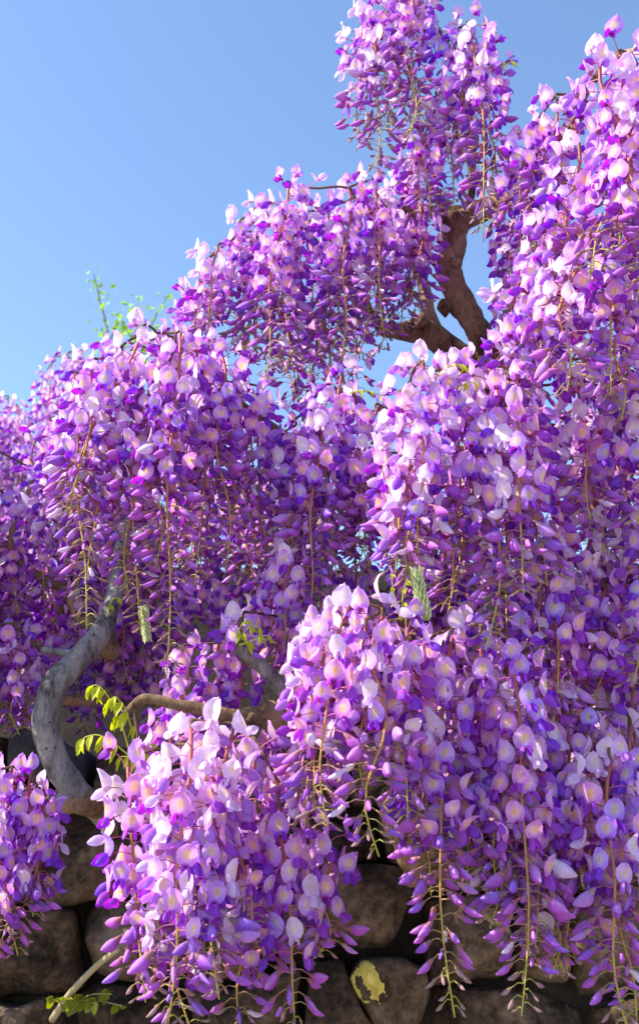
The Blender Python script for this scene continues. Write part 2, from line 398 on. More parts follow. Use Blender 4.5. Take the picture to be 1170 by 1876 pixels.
def make_bud(seed, opened):
    r = np.random.default_rng(seed + 90)
    L = .0165 + .002 * (1 - opened); w = .0031 + .0022 * opened; nr, ns = 7, 6; V, C = [], []; bend = r.uniform(-.3, 1.0)
    for j in range(nr):
        t = j / (nr - 1); rad = w * max(.04, math.sin(math.pi * (t * .93 + .04)) ** .75) * (1 - .25 * t)
        zc = .0030 * t * t * bend - .0022 * math.sin(math.pi * t) * .5
        for k in range(ns):
            a = 2 * math.pi * k / ns
            V.append((t * L, rad * .72 * math.cos(a), zc + rad * 1.15 * math.sin(a)))
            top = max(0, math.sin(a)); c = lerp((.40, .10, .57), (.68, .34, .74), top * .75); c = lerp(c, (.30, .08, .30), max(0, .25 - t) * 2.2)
            C.append(c)
    parts = [(np.array(V), grid_tris(ns, nr, True), np.array(C))]
    V, T, Cc = tube([(-.003, 0, 0), (.001, 0, 0), (.0038, 0, 0)], [.0010, .0026, .0026], 6, (.36, .16, .20), cap=False)
    parts.append((V, T, Cc)); return join(parts)
def join(parts):
    k = 0; Vs, Ts, Cs = [], [], []
    for V, T, C in parts: Vs.append(V); Ts.append(T + k); Cs.append(C); k += len(V)
    return np.vstack(Vs), np.vstack(Ts), np.vstack(Cs)
OPEN = [make_open(i) for i in range(10)]
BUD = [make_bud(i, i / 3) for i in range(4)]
OPEN_T = [[(V, T, np.clip(f(C), 0, 1)) for f in TONES] for V, T, C in OPEN]
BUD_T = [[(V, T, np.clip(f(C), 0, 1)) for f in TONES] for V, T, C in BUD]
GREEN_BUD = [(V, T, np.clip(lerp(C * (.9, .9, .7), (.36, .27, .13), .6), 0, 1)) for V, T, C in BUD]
MESH_CACHE = {}
def flower_mesh(kind, i, tone):
    k = (kind, i, tone)
    if k not in MESH_CACHE:
        V, T, C = (OPEN_T if kind == 'o' else BUD_T)[i][tone]
        MESH_CACHE[k] = new_mesh('flower', V, T, C)
    return MESH_CACHE[k]
def rot_axis(v, k, a):
    return v * math.cos(a) + np.cross(k, v) * math.sin(a) + k * k.dot(v) * (1 - math.cos(a))
RED = np.array((.34, .075, .085)); OCH = np.array((.46, .25, .05)); OLV = np.array((.40, .36, .06))
def gen_raceme(top, bot, rg, opened=.55, dens=1.0, size=1.0, pale=.5, taper=1.0, lite=False):
    """-> stem parts, list of (kind, template, tone, M3, pos). Flowers spiral round a hanging rachis, oldest at the top."""
    L = np.linalg.norm(bot - top); n = max(14, int(L / .0041 * dens / size)); K = 12
    side = np.array([rg.normal(0, .03), rg.normal(0, .03), 0]) * L * 3; tt = np.linspace(0, 1, K)[:, None]
    axis = top + (bot - top) * tt + side * np.sin(np.pi * tt) * .45 + np.array([rg.normal(0, .004), 0, 0]) * np.sin(2 * np.pi * tt * 1.6)
    cs = np.array([lerp(RED, OCH, min(1, t * 1.7)) if t < .6 else lerp(OCH, OLV, (t - .6) / .4) for t in tt[:, 0]])
    stem = [tube(axis, np.linspace(.0020, .0007, K) * size, 4 if lite else 5, cs)]
    fl = []; phi = rg.uniform(0, 7)
    for i in range(n):
        f = ((i + rg.uniform(0, .9)) / n) ** .86; phi += 2.39996 + rg.normal(0, .18)
        if f > .99: continue
        a = f * (K - 1); k = min(int(a), K - 2); P = axis[k] + (axis[k + 1] - axis[k]) * (a - k)
        out = np.array([math.cos(phi), math.sin(phi), 0.0])
        stage = (f - opened) / max(.05, 1 - opened)         # <0 open, 0..1 buds to the tip
        pl = (.021 if f < opened else .0205 * (1 - .62 * stage ** 1.6 * taper)) * size * rg.uniform(.82, 1.15)
        if f < .12: pl *= 1.1
        up = .55 * max(0, 1 - f / .14) + rg.normal(.02, .18) - (.16 if stage > 0 else 0)
        pdir = out * math.cos(up) + np.array([0, 0, math.sin(up)])
        E = P + pdir * pl
        mid = P + (E - P) * .55 + np.array([0, 0, .0022])
        late = max(0, stage)
        pc = lerp((.42, .09, .20), OLV * .95, min(1, late * 1.1 + .0))
        stem.append(tube([P, mid, E], [.0007 * size, .00055 * size, .0006 * size], 3, pc, cap=False))
        tone_r = rg.random()
        pe = pale * (1.15 - f * 1.2)
        tone = 0 if tone_r < pe * .45 else (5 if tone_r < pe * .95 else int(rg.choice([1, 1, 2, 3, 4, 3])))
        pit = -R(14) + .45 * up + rg.normal(0, .17); yaw = rg.normal(0, .24)
        if stage > 0: pit -= R(18) * (1 - .4 * late)
        o2 = rot_axis(out, np.array([0, 0, 1.0]), yaw)
        Fw = o2 * math.cos(pit) + np.array([0, 0, math.sin(pit)])
        Up = np.array([0, 0, 1.0]) - Fw * Fw[2]; Up /= np.linalg.norm(Up) + 1e-9
        Up = rot_axis(Up, Fw, rg.normal(0, .17)); Sd = np.cross(Up, Fw)
        if stage <= 0 or (stage < .18 and rg.random() < .5):
            sc = size * rg.uniform(.88, 1.10) * (1 if f > .05 else .95) * (1 - .25 * max(0, (f - opened * .6) / opened * .6))
            kind, ti = 'o', int(rg.integers(0, len(OPEN)))
        elif late < .72:
            sc = size * (1.34 - .66 * late * taper) * rg.uniform(.85, 1.15)
            kind, ti = 'b', int(rg.integers(0, 2) + (2 if late < .3 else 0))
        else:
            sc = size * (.72 - .42 * (late - .72) / .28) * rg.uniform(.8, 1.2); kind, ti = 'g', int(rg.integers(0, 2))
        M = np.stack([Fw, Sd, Up], 1) * sc
        fl.append((kind, ti, tone, M, E + Fw * .0035 * sc))
    return stem, fl
def tmpl(kind, ti, tone):
    return OPEN_T[ti][tone] if kind == 'o' else (BUD_T[ti][tone] if kind == 'b' else GREEN_BUD[ti])
def placed(fl):
    Vs, Ts, Cs, k = [], [], [], 0
    for kind, ti, tone, M, p in fl:
        V, T, C = tmpl(kind, ti, tone); Vs.append(V @ M.T + p); Ts.append(T + k); Cs.append(C); k += len(V)
    return np.vstack(Vs), np.vstack(Ts), np.vstack(Cs)

# ------------------------------------------------------------------ the vines: limbs drawn as (px, py, t, radius)
def limb_pts(L, n=7):
    P = catmull([at(x, y, t) for x, y, t, r in L], n); r = catmull([(q[3], 0, 0) for q in L], n)[:, 0]
    return P, np.maximum(r, .0015)
class Vine:
    def __init__(s, root): s.root = root; s.nodes = []; s.rad = []; s.rac = []
    def limb(s, name, L, mat, sides=12, lump=.16, n=7, label=None):
        P, r = limb_pts(L, n)
        build(name, [tube(P, r, sides, None, lump, len(s.nodes))], mat, s.root, label=label)
        s.nodes += list(P); s.rad += list(r)
wA = at(765, 1600, 1.305)
vineA = Vine(thing('wisteria_vine', 'large purple wisteria with brown forked limbs sprawling over the stone wall', 'vine', wA))
vineB = Vine(thing('wisteria_vine', 'purple wisteria on a grey curved trunk rising from the wall top', 'vine', at(178, 1500, 1.30)))
baseC = at(30, 1150, 3.0); baseC[2] = TOP_Z - .02; baseD = at(135, 1050, 2.7); baseD[2] = TOP_Z - .02
vineC = Vine(thing('wisteria_vine', 'low rounded pink-lilac wisteria in the distance with arching bare shoots', 'vine', baseC))
vineD = Vine(thing('wisteria_vine', 'distant wisteria with a pink top and wiry shoots under the green saplings', 'vine', baseD))

vineA.limb('trunk', [(768, 1604, 1.30, .020), (748, 1545, 1.27, .019), (722, 1485, 1.27, .018), (770, 1400, 1.30, .018), (797, 1280, 1.30, .018), (802, 1130, 1.35, .019), (850, 950, 1.45, .020),
    (900, 780, 1.52, .021), (905, 680, 1.52, .0215), (878, 605, 1.50, .0195), (842, 552, 1.50, .0190), (822, 500, 1.50, .0185), (829, 440, 1.50, .0205), (836, 396, 1.50, .027)], M_BARK, 18, .34, n=10)
A = vineA.limb
def knot(v, px, py, t, r, mat, push=(-.3, -1, .1), label=None):
    p = at(px, py, t); dv = np.array(push, float); dv /= np.linalg.norm(dv)
    build('knot', [tube([p - dv * r, p, p + dv * r * .75, p + dv * r * .9], [r * 1.5, r * 1.15, r * .85, r * .35], 10, None, .25, px)], mat, v.root, label=label)
knot(vineA, 818, 466, 1.487, .010, M_BARK_P, label='pale round cut knot on the trunk')
knot(vineA, 812, 560, 1.50, .010, M_BARK, (-1, -.3, .3)); knot(vineA, 862, 392, 1.49, .012, M_BARK, (1, -.4, .5)); knot(vineA, 836, 480, 1.48, .006, M_BARK, (.9, -.5, 0)); knot(vineA, 770, 585, 1.53, .010, M_BARK, (-.6, -.6, .8))
A('branch', [(838, 395, 1.5, .017), (800, 390, 1.49, .011), (765, 386, 1.48, .0095), (700, 392, 1.47, .007), (640, 380, 1.47, .005)], M_BARK)
A('branch', [(850, 404, 1.49, .010), (858, 372, 1.48, .0072), (864, 330, 1.46, .0065), (856, 200, 1.44, .006), (815, 80, 1.42, .005), (740, -30, 1.42, .004), (690, -50, 1.42, .003)], M_BARK, 8, .1)
A('branch', [(842, 402, 1.5, .020), (900, 378, 1.50, .016), (940, 360, 1.48, .012), (1010, 290, 1.42, .009), (1070, 170, 1.3, .007), (1120, 110, 1.25, .005), (1170, 90, 1.2, .004)], M_BARK)
A('branch', [(905, 690, 1.55, .020), (862, 668, 1.55, .0225), (815, 632, 1.55, .0215), (772, 606, 1.55, .0215), (725, 606, 1.56, .013), (690, 590, 1.56, .010), (600, 470, 1.55, .007), (500, 390, 1.55, .005), (410, 450, 1.52, .003)], M_BARK, 14, .25)
A('branch', [(800, 620, 1.56, .015), (785, 575, 1.57, .011), (775, 520, 1.58, .009), (740, 430, 1.55, .006), (690, 350, 1.53, .004)], M_BARK)
A('branch', [(802, 1120, 1.36, .014), (715, 920, 1.42, .011), (600, 830, 1.42, .010), (535, 810, 1.42, .010), (440, 742, 1.40, .007), (350, 650, 1.36, .005)], M_BARK)
A('branch', [(900, 760, 1.5, .015), (960, 770, 1.42, .011), (1020, 795, 1.36, .0105), (1075, 822, 1.34, .010), (1180, 860, 1.3, .008)], M_BARK)
A('branch', [(800, 1260, 1.30, .016), (900, 1225, 1.28, .015), (1030, 1212, 1.24, .015), (1180, 1228, 1.2, .014)], M_BARK)
A('branch', [(797, 1300, 1.30, .015), (700, 1330, 1.22, .016), (610, 1328, 1.14, .0165), (545, 1322, 1.12, .0165), (488, 1308, 1.11, .016), (470, 1300, 1.11, .013)], M_BARK, 12, .22)
A('branch', [(482, 1308, 1.11, .009), (430, 1312, 1.12, .0085), (380, 1302, 1.12, .0075), (320, 1290, 1.12, .0066), (268, 1280, 1.12, .006), (246, 1292, 1.12, .0048), (232, 1306, 1.12, .004)], M_BARK, 8)
A('branch', [(474, 1302, 1.11, .006), (456, 1322, 1.10, .0048), (432, 1342, 1.08, .0042), (385, 1358, 1.04, .003), (352, 1352, 1.02, .0022)], M_BARK, 8, .25)
A('branch', [(600, 1335, 1.16, .010), (545, 1292, 1.12, .0088), (500, 1244, 1.10, .0078), (460, 1205, 1.09, .0075), (428, 1178, 1.08, .0082)], M_BARK_G, 10, .2, label='pale grey cut branch end')
A('branch', [(802, 1150, 1.33, .008), (768, 1130, 1.15, .0062), (735, 1140, 1.06, .005), (665, 1145, 1.02, .003)], M_BARK, 8)
A('branch', [(905, 700, 1.53, .008), (860, 710, 1.3, .006), (800, 690, 1.15, .004), (730, 720, 1.12, .003)], M_TWIG, 8)
Bv = vineB.limb
Bv('trunk', [(196, 1508, 1.30, .014), (172, 1478, 1.28, .0165), (136, 1446, 1.27, .0170), (100, 1390, 1.27, .0175), (84, 1325, 1.27, .0175), (98, 1262, 1.28, .0175), (140, 1212, 1.30, .0170), (178, 1172, 1.33, .0165),
    (196, 1130, 1.36, .013), (212, 1080, 1.40, .012), (222, 1010, 1.45, .011), (250, 900, 1.5, .010), (290, 760, 1.48, .008), (310, 660, 1.44, .006), (270, 612, 1.40, .003)], M_BARK_G, 16, .17)
Bv('root', [(40, 1510, 1.42, .008), (66, 1496, 1.33, .012), (96, 1478, 1.28, .015), (140, 1468, 1.27, .0175), (182, 1480, 1.28, .015), (206, 1535, 1.36, .010), (212, 1560, 1.44, .006)], M_BARK, 12, .3)
Bv('branch', [(180, 1178, 1.34, .012), (205, 1195, 1.37, .011), (188, 1150, 1.40, .012), (150, 1130, 1.45, .011), (120, 1080, 1.48, .008), (80, 1062, 1.5, .007), (20, 1000, 1.5, .005), (60, 880, 1.5, .004)], M_BARK)
Bv('branch', [(150, 1200, 1.32, .006), (118, 1196, 1.33, .0055), (78, 1190, 1.34, .005)], M_BARK_G, 8)
Bv('branch', [(100, 1280, 1.28, .009), (150, 1284, 1.33, .008), (205, 1278, 1.38, .007)], M_BARK, 8)
Bv('branch', [(96, 1478, 1.28, .006), (118, 1456, 1.26, .005), (92, 1470, 1.25, .003)], M_BARK_G, 6, .3)
Bv('branch', [(120, 1082, 1.48, .006), (112, 1130, 1.47, .005), (128, 1060, 1.49, .005), (160, 960, 1.5, .004), (150, 760, 1.45, .003)], M_BARK, 8)
vineC.limb('trunk', [(30, 1110, 3.05, .035), (34, 980, 3.05, .03), (22, 880, 3.05, .022), (10, 800, 3.05, .012), (-40, 775, 3.05, .008)], M_BARK)
vineD.limb('trunk', [(135, 1040, 2.7, .04), (140, 900, 2.7, .035), (130, 760, 2.7, .022), (140, 690, 2.7, .012), (120, 650, 2.7, .006)], M_BARK)
# let the two far trunks reach the terrace
for v, b in ((vineC, baseC), (vineD, baseD)):
    P0 = np.array(v.nodes[0]); build('root', [tube(catmull([b + (0, 0, -.05), lerp(b, P0, .5) + (.02, 0, 0), P0], 5), .045, 10, None, .2)], M_BARK, v.root)

# ------------------------------------------------------------------ racemes: (vine, x top, y top, x bottom, y bottom, t, opened, dens, size, pale)
RAC = []
def rac(v, x0, y0, x1, y1, t, opened=.5, dens=1.0, size=1.0, pale=.5): RAC.append((v, x0, y0, x1, y1, t, opened, dens, size, pale))
a, b, c, d = vineA, vineB, vineC, vineD
# the sprays that stand against the sky, at the top
rac(a, 678, 20, 688, 318, 1.42, .40, 1.0, 1.0, .9); rac(a, 745, -40, 752, 265, 1.40, .50, 1.0, 1.0, .7); rac(a, 712, -60, 716, 230, 1.44, .45, 1.0, 1.0, .8)
rac(a, 778, -20, 772, 235, 1.44, .5, .9, 1.0, .4); rac(a, 664, 48, 660, 262, 1.44, .55, .8, 1.0, .9)
rac(a, 858, 44, 882, 440, 1.36, .42, 1.1, 1.0, .35); rac(a, 835, 60, 850, 330, 1.40, .5, 1.0, 1.0, .3); rac(a, 895, 95, 905, 330, 1.40, .5, .9, 1.0, .3)
rac(a, 800, 175, 792, 372, 1.38, .75, 1.0, 1.0, .9); rac(a, 835, 180, 830, 390, 1.40, .7, 1.0, 1.0, .6); rac(a, 768, 255, 770, 400, 1.42, .8, 1.0, 1.0, .8); rac(a, 905, 300, 915, 420, 1.44, .7, .9, 1.0, .5)
# big bright fall on the right edge
rac(a, 1098, 112, 1072, 500, 1.04, .66, 1.0, 1.05, .85); rac(a, 1135, 100, 1130, 470, 1.08, .7, 1.0, 1.05, .6); rac(a, 1165, 130, 1165, 560, 1.06, .7, 1.0, 1.05, .5)
rac(a, 1050, 230, 1030, 560, 1.10, .6, 1.0, 1.05, .7); rac(a, 1020, 180, 975, 470, 1.26, .45, .95, 1.0, .2); rac(a, 975, 235, 962, 470, 1.28, .5, .9, 1.0, .3)
rac(a, 1062, 440, 1042, 720, 1.04, .6, 1.0, 1.05, .7); rac(a, 1005, 400, 985, 640, 1.10, .7, 1.0, 1.05, .7); rac(a, 1112, 470, 1108, 740, 1.08, .6, 1.0, 1.0, .5); rac(a, 1155, 520, 1150, 760, 1.08, .6, 1.0, 1.0, .4)
rac(a, 950, 525, 940, 690, 1.10, .85, 1.0, 1.05, .95); rac(a, 985, 560, 980, 720, 1.10, .8, 1.0, 1.05, .7); rac(a, 1050, 590, 1060, 760, 1.14, .7, 1.0, 1.0, .6)
rac(a, 950, 385, 945, 640, 1.50, .5, .9, 1.0, .2); rac(a, 925, 430, 925, 600, 1.54, .45, .8, .95, .1); rac(a, 940, 520, 925, 690, 1.54, .5, .8, .95, .1)
# the dome on the upper left
for q in [(400, 455, 388, 625, .6, .9), (440, 410, 420, 640, .5, .8), (490, 372, 452, 680, .5, .85), (530, 340, 492, 700, .5, .9), (560, 352, 540, 690, .5, .6), (600, 380, 568, 700, .5, .4), (640, 350, 628, 665, .45, .4), (690, 325, 700, 615, .5, .7),
          (735, 335, 735, 600, .5, .6), (765, 375, 752, 560, .6, .5), (370, 520, 340, 640, .7, .8), (470, 440, 470, 660, .5, .5), (620, 420, 600, 690, .4, .3), (665, 400, 660, 640, .5, .3), (520, 460, 516, 690, .45, .5), (720, 430, 700, 640, .45, .3), (350, 545, 332, 640, .6, .5), (780, 420, 770, 580, .5, .4)]:
    rac(a, q[0], q[1], q[2], q[3], 1.44 + rng.uniform(-.04, .06), q[4], 1.0, .98, q[5])
rac(a, 540, 600, 530, 760, 1.5, .5, .8, .95, .4); rac(a, 650, 590, 650, 740, 1.5, .45, .7, .95, .3); rac(a, 600, 640, 590, 760, 1.52, .4, .7, .95, .3)
# long falls with golden tips, mid left
for q in [(170, 668, 132, 955, .50, .6, 1.22), (205, 655, 160, 1060, .45, .5, 1.24), (262, 605, 172, 1160, .36, .8, 1.22), (225, 640, 215, 900, .5, .5, 1.3), (300, 625, 262, 1165, .36, .4, 1.24), (330, 615, 305, 1240, .36, .35, 1.20),
          (360, 640, 352, 1060, .45, .2, 1.26), (405, 640, 420, 1050, .42, .2, 1.26), (445, 680, 455, 960, .55, .2, 1.28), (280, 720, 290, 1040, .6, .3, 1.18), (480, 720, 500, 1040, .45, .2, 1.32), (250, 800, 235, 1090, .5, .5, 1.18), (140, 740, 120, 940, .6, .8, 1.26), (380, 700, 385, 960, .6, .1, 1.3), (315, 660, 320, 900, .6, .2, 1.3)]:
    rac(b, q[0], q[1], q[2], q[3], q[6], q[4], 1.0, 1.0, q[5])
# violet middle
for q in [(590, 745, 562, 1180, .45, .4, 1.24), (555, 770, 530, 1090, .5, .3, 1.28), (625, 690, 618, 1060, .5, .6, 1.26), (660, 760, 655, 1050, .5, .4, 1.26), (690, 750, 680, 1060, .5, .3, 1.24), (520, 800, 515, 1040, .5, .2, 1.34), (600, 860, 595, 1150, .55, .3, 1.24), (535, 1000, 520, 1190, .7, .6, 1.16), (505, 1050, 500, 1200, .7, .5, 1.2)]:
    rac(a, q[0], q[1], q[2], q[3], q[6], q[4], 1.0, 1.0, q[5])
# the big pale-topped cluster right of centre
for q in [(775, 672, 774, 1070, .62, .95, 1.06), (735, 730, 722, 1060, .6, .9, 1.08), (820, 668, 830, 1080, .6, .7, 1.10), (895, 672, 895, 1190, .6, .55, 1.08), (945, 690, 958, 1090, .65, .6, 1.06), (990, 720, 1000, 1080, .7, .5, 1.10), (860, 690, 860, 1040, .6, .5, 1.12), (755, 850, 752, 1080, .6, .6, 1.06),
          (925, 880, 930, 1180, .6, .3, 1.12), (820, 860, 815, 1130, .55, .3, 1.12), (975, 900, 985, 1210, .65, .5, 1.10)]:
    rac(a, q[0], q[1], q[2], q[3], q[6], q[4], 1.0, 1.03, q[5])
# right edge, middle and lower
for q in [(1060, 700, 1075, 960, .6, .6, 1.12), (1115, 720, 1110, 1030, .6, .5, 1.14), (1160, 690, 1165, 980, .6, .6, 1.12), (1030, 830, 1040, 1100, .6, .3, 1.16), (1090, 900, 1090, 1200, .7, .4, 1.12), (1150, 920, 1155, 1260, .7, .4, 1.10), (1050, 1000, 1055, 1310, .7, .4, 1.10), (1000, 1040, 1010, 1330, .7, .4, 1.08), (1110, 1080, 1115, 1400, .65, .4, 1.08), (1165, 1150, 1160, 1450, .65, .4, 1.08)]:
    rac(a, q[0], q[1], q[2], q[3], q[6], q[4], 1.0, 1.03, q[5])
# low centre
for q in [(640, 1108, 598, 1520, .52, .9, .98), (600, 1150, 575, 1480, .6, .95, 1.0), (700, 1130, 682, 1570, .48, .6, .98), (745, 1150, 750, 1500, .6, .5, 1.0), (670, 1150, 660, 1440, .6, .6, .98), (575, 1200, 560, 1520, .55, .8, 1.02), (770, 1180, 790, 1540, .6, .5, 1.02)]:
    rac(a, q[0], q[1], q[2], q[3], q[6], q[4], 1.0, 1.05, q[5])
for q in [(828, 1165, 826, 1860, .48, .3, 1.02), (880, 1160, 905, 1640, .6, .3, 1.02), (930, 1170, 955, 1860, .58, .25, 1.0), (975, 1240, 985, 1720, .65, .3, 1.02), (905, 1300, 900, 1700, .6, .3, 1.04), (860, 1330, 850, 1640, .6, .4, 1.04), (1030, 1300, 1035, 1780, .6, .3, 1.04), (1085, 1330, 1080, 1720, .6, .4, 1.02), (1118, 1390, 1137, 1890, .42, .5, .98), (1155, 1330, 1165, 1720, .6, .5, 1.02),
          (800, 1330, 790, 1640, .6, .6, 1.02), (1000, 1480, 1010, 1790, .6, .3, 1.04), (960, 1420, 965, 1760, .6, .3, 1.02), (1170, 1500, 1175, 1880, .5, .3, 1.0)]:
    rac(a, q[0], q[1], q[2], q[3], q[6], q[4], 1.0, 1.05, q[5])
# low left: the brightest pair
for q in [(350, 1335, 306, 1880, .66, .95, .96), (425, 1345, 402, 1830, .68, .9, .96), (300, 1390, 282, 1760, .7, .9, .98), (235, 1405, 262, 1840, .62, .6, .98), (385, 1400, 372, 1800, .7, .8, .98), (465, 1370, 468, 1720, .7, .6, 1.02), (510, 1480, 540, 1900, .62, .3, .98), (560, 1510, 560, 1760, .6, .3, 1.02), (590, 1540, 585, 1760, .6, .3, 1.0), (470, 1560, 475, 1800, .6, .3, 1.02), (440, 1560, 436, 1890, .6, .5, 1.0), (330, 1560, 345, 1890, .6, .5, 1.0)]:
    rac(a, q[0], q[1], q[2], q[3], q[6], q[4], 1.0, 1.05, q[5])
# bluish sprays in shade left of centre, and the corner spray
for q in [(335, 1195, 330, 1400, .8, .2, 1.20), (400, 1185, 395, 1330, .8, .2, 1.22), (455, 1200, 450, 1330, .8, .2, 1.22), (310, 1300, 300, 1420, .8, .2, 1.16), (460, 1340, 490, 1540, .7, .3, 1.14), (445, 1135, 440, 1210, .8, .7, 1.13), (505, 1120, 515, 1240, .8, .4, 1.18), (545, 1150, 550, 1260, .8, .4, 1.16), (520, 1380, 520, 1560, .6, .2, 1.16)]:
    rac(a, q[0], q[1], q[2], q[3], q[6], q[4], 1.0, .95, q[5])
for q in [(20, 1420, 15, 1720, .7, .4), (55, 1430, 52, 1680, .75, .4), (-25, 1415, -20, 1780, .7, .4), (70, 1460, 66, 1650, .7, .3), (0, 1470, 30, 1750, .6, .3)]:
    rac(b, q[0], q[1], q[2], q[3], 1.12, q[4], 1.0, .92, q[5])
# shaded background racemes left
for x in range(-40, 270, 38):
    for y0, y1 in ((790, 1010), (900, 1120), (1000, 1240), (1090, 1310)):
        if x > 150 and y0 < 850 or (x < 60 and y0 < 850): continue
        rac(b, x + rng.uniform(-12, 12), y0 + rng.uniform(-30, 30) + max(0, 90 - x) * .2, x + rng.uniform(-15, 15), y1 + rng.uniform(-30, 30), 1.50 + rng.uniform(0, .16), .65, .9, .98, .35 if y0 < 950 else .15)
for x in range(250, 560, 42):
    for y0, y1 in ((900, 1090), (1020, 1210)):
        rac(b, x + rng.uniform(-12, 12), y0 + rng.uniform(-30, 30), x + rng.uniform(-12, 12), y1 + rng.uniform(-30, 30), 1.52 + rng.uniform(0, .12), .65, .9, .98, .15)
for x in range(-420, -40, 46):  # vine carried on out of view, added to shade the wall and grey trunk
    for y0, y1 in ((660, 830), (740, 930), (800, 1010), (900, 1120), (1010, 1240), (1110, 1330), (1200, 1440)):
        if y0 < 790 and x > -110: continue
        rac(b, x + rng.uniform(-14, 14), y0 + rng.uniform(-30, 30), x + rng.uniform(-15, 15), y1 + rng.uniform(-30, 30), (1.36 if y0 > 1050 else 1.46) + rng.uniform(-.10, .10), .65, .85, 1.0, .2)
for x in range(1215, 1480, 58):
    for y0, y1 in ((160, 420), (340, 600), (520, 780), (720, 960), (900, 1140), (1080, 1330), (1260, 1520)):
        rac(a, x + rng.uniform(-18, 18), y0 + rng.uniform(-50, 50) + (x - 1215) * .5, x + rng.uniform(-15, 15), y1 + rng.uniform(-30, 60) + (x - 1215) * .5, 1.16 + rng.uniform(-.08, .1), .65, .9, 1.03, .5)
for x in range(-40, 70, 34):
    rac(b, x + rng.uniform(-10, 10), 1150 + rng.uniform(-30, 30), x + rng.uniform(-10, 10), 1345 + rng.uniform(-20, 20), 1.38 + rng.uniform(-.03, .05), .65, .9, .98, .2)
for x, y in ((120, 1190), (160, 1230), (210, 1180), (250, 1200), (290, 1210), (225, 1130), (280, 1150)):
    rac(b, x, y, x + rng.uniform(-8, 8), y + rng.uniform(100, 150), 1.52 + rng.uniform(0, .05), .7, .85, .98, .1)
# general depth behind the front racemes
FILL = [(800, 1000), (1000, 760)]
gaps = [(868, 500, 42), (860, 470, 40), (885, 420, 20), (700, 690, 24), (640, 720, 20), (1040, 740, 22), (470, 690, 22), (790, 585, 18)]
poly = [(380, 520), (470, 400), (540, 370), (640, 380), (700, 350), (790, 400), (810, 440), (905, 460), (960, 300), (1040, 240), (1100, 150), (1180, 120), (1180, 1500), (760, 1560), (560, 1480), (540, 1230), (330, 1050), (200, 900), (160, 760), (270, 650), (370, 620)]
def inside(x, y):
    r = False; j = len(poly) - 1
    for i in range(len(poly)):
        xi, yi = poly[i]; xj, yj = poly[j]
        if (yi > y) != (yj > y) and x < (xj - xi) * (y - yi) / (yj - yi) + xi: r = not r
        j = i
    return r
front = np.array([((q[1] + q[3]) / 2, (q[2] + q[4]) / 2, q[5]) for q in RAC if q[5] < 1.5])
def tfront(x, y):
    dd = np.hypot(front[:, 0] - x, (front[:, 1] - y) * .7); k = np.argsort(dd)[:4]; w = 1 / (dd[k] + 20)
    return (front[k, 2] * w).sum() / w.sum()
fill = []
for layer, (sx, sy, dt) in enumerate(((78, 165, .12), (110, 220, .26))):
    for yy in np.arange(340 + layer * 70, 1420, sy):
        for xx in np.arange(200 + layer * 40, 1190, sx):
            x = xx + rng.uniform(-30, 30); y = yy + rng.uniform(-60, 60); ln = rng.uniform(170, 260)
            if y + ln > 1560: continue
            ys = np.linspace(y, y + ln, 6)
            if not all(inside(x, q) for q in ys): continue
            if any(math.hypot(x - gx, (q - gy) * .8) < gr + 45 for q in ys for gx, gy, gr in gaps): continue
            t = tfront(x, y + ln / 2) + dt + rng.uniform(-.03, .05)
            if y + ln > 1330 and atY(x, y + ln, 1)[2] is not None:
                t = min(t, 1.22)
            v = b if (x < 480 and y > 600) else a
            fill.append((v, x, y, x + rng.uniform(-14, 14), y + ln, t, .65, .9, 1.0, .3))
RAC += fill
# far vines
for q in [(-20, 735), (15, 730), (45, 760), (-10, 790), (30, 800), (60, 830), (0, 860), (40, 880), (-30, 860), (20, 930), (60, 920), (-5, 745), (30, 745), (10, 775), (48, 800), (-25, 810), (22, 840), (52, 870), (5, 820), (35, 770)]:
    rac(c, q[0], q[1], q[0] - 4, q[1] + rng.uniform(110, 150), 2.9 + rng.uniform(-.12, .08), .7, .9, 1.0, .8)
for q in [(95, 668), (125, 650), (150, 645), (80, 700), (110, 720), (145, 720), (170, 700), (90, 770), (130, 780), (165, 770), (105, 830), (150, 840)]:
    rac(d, q[0], q[1], q[0] - 4, q[1] + rng.uniform(110, 160), 2.7 + rng.uniform(-.12, .12), .7, .8, 1.0, .6)

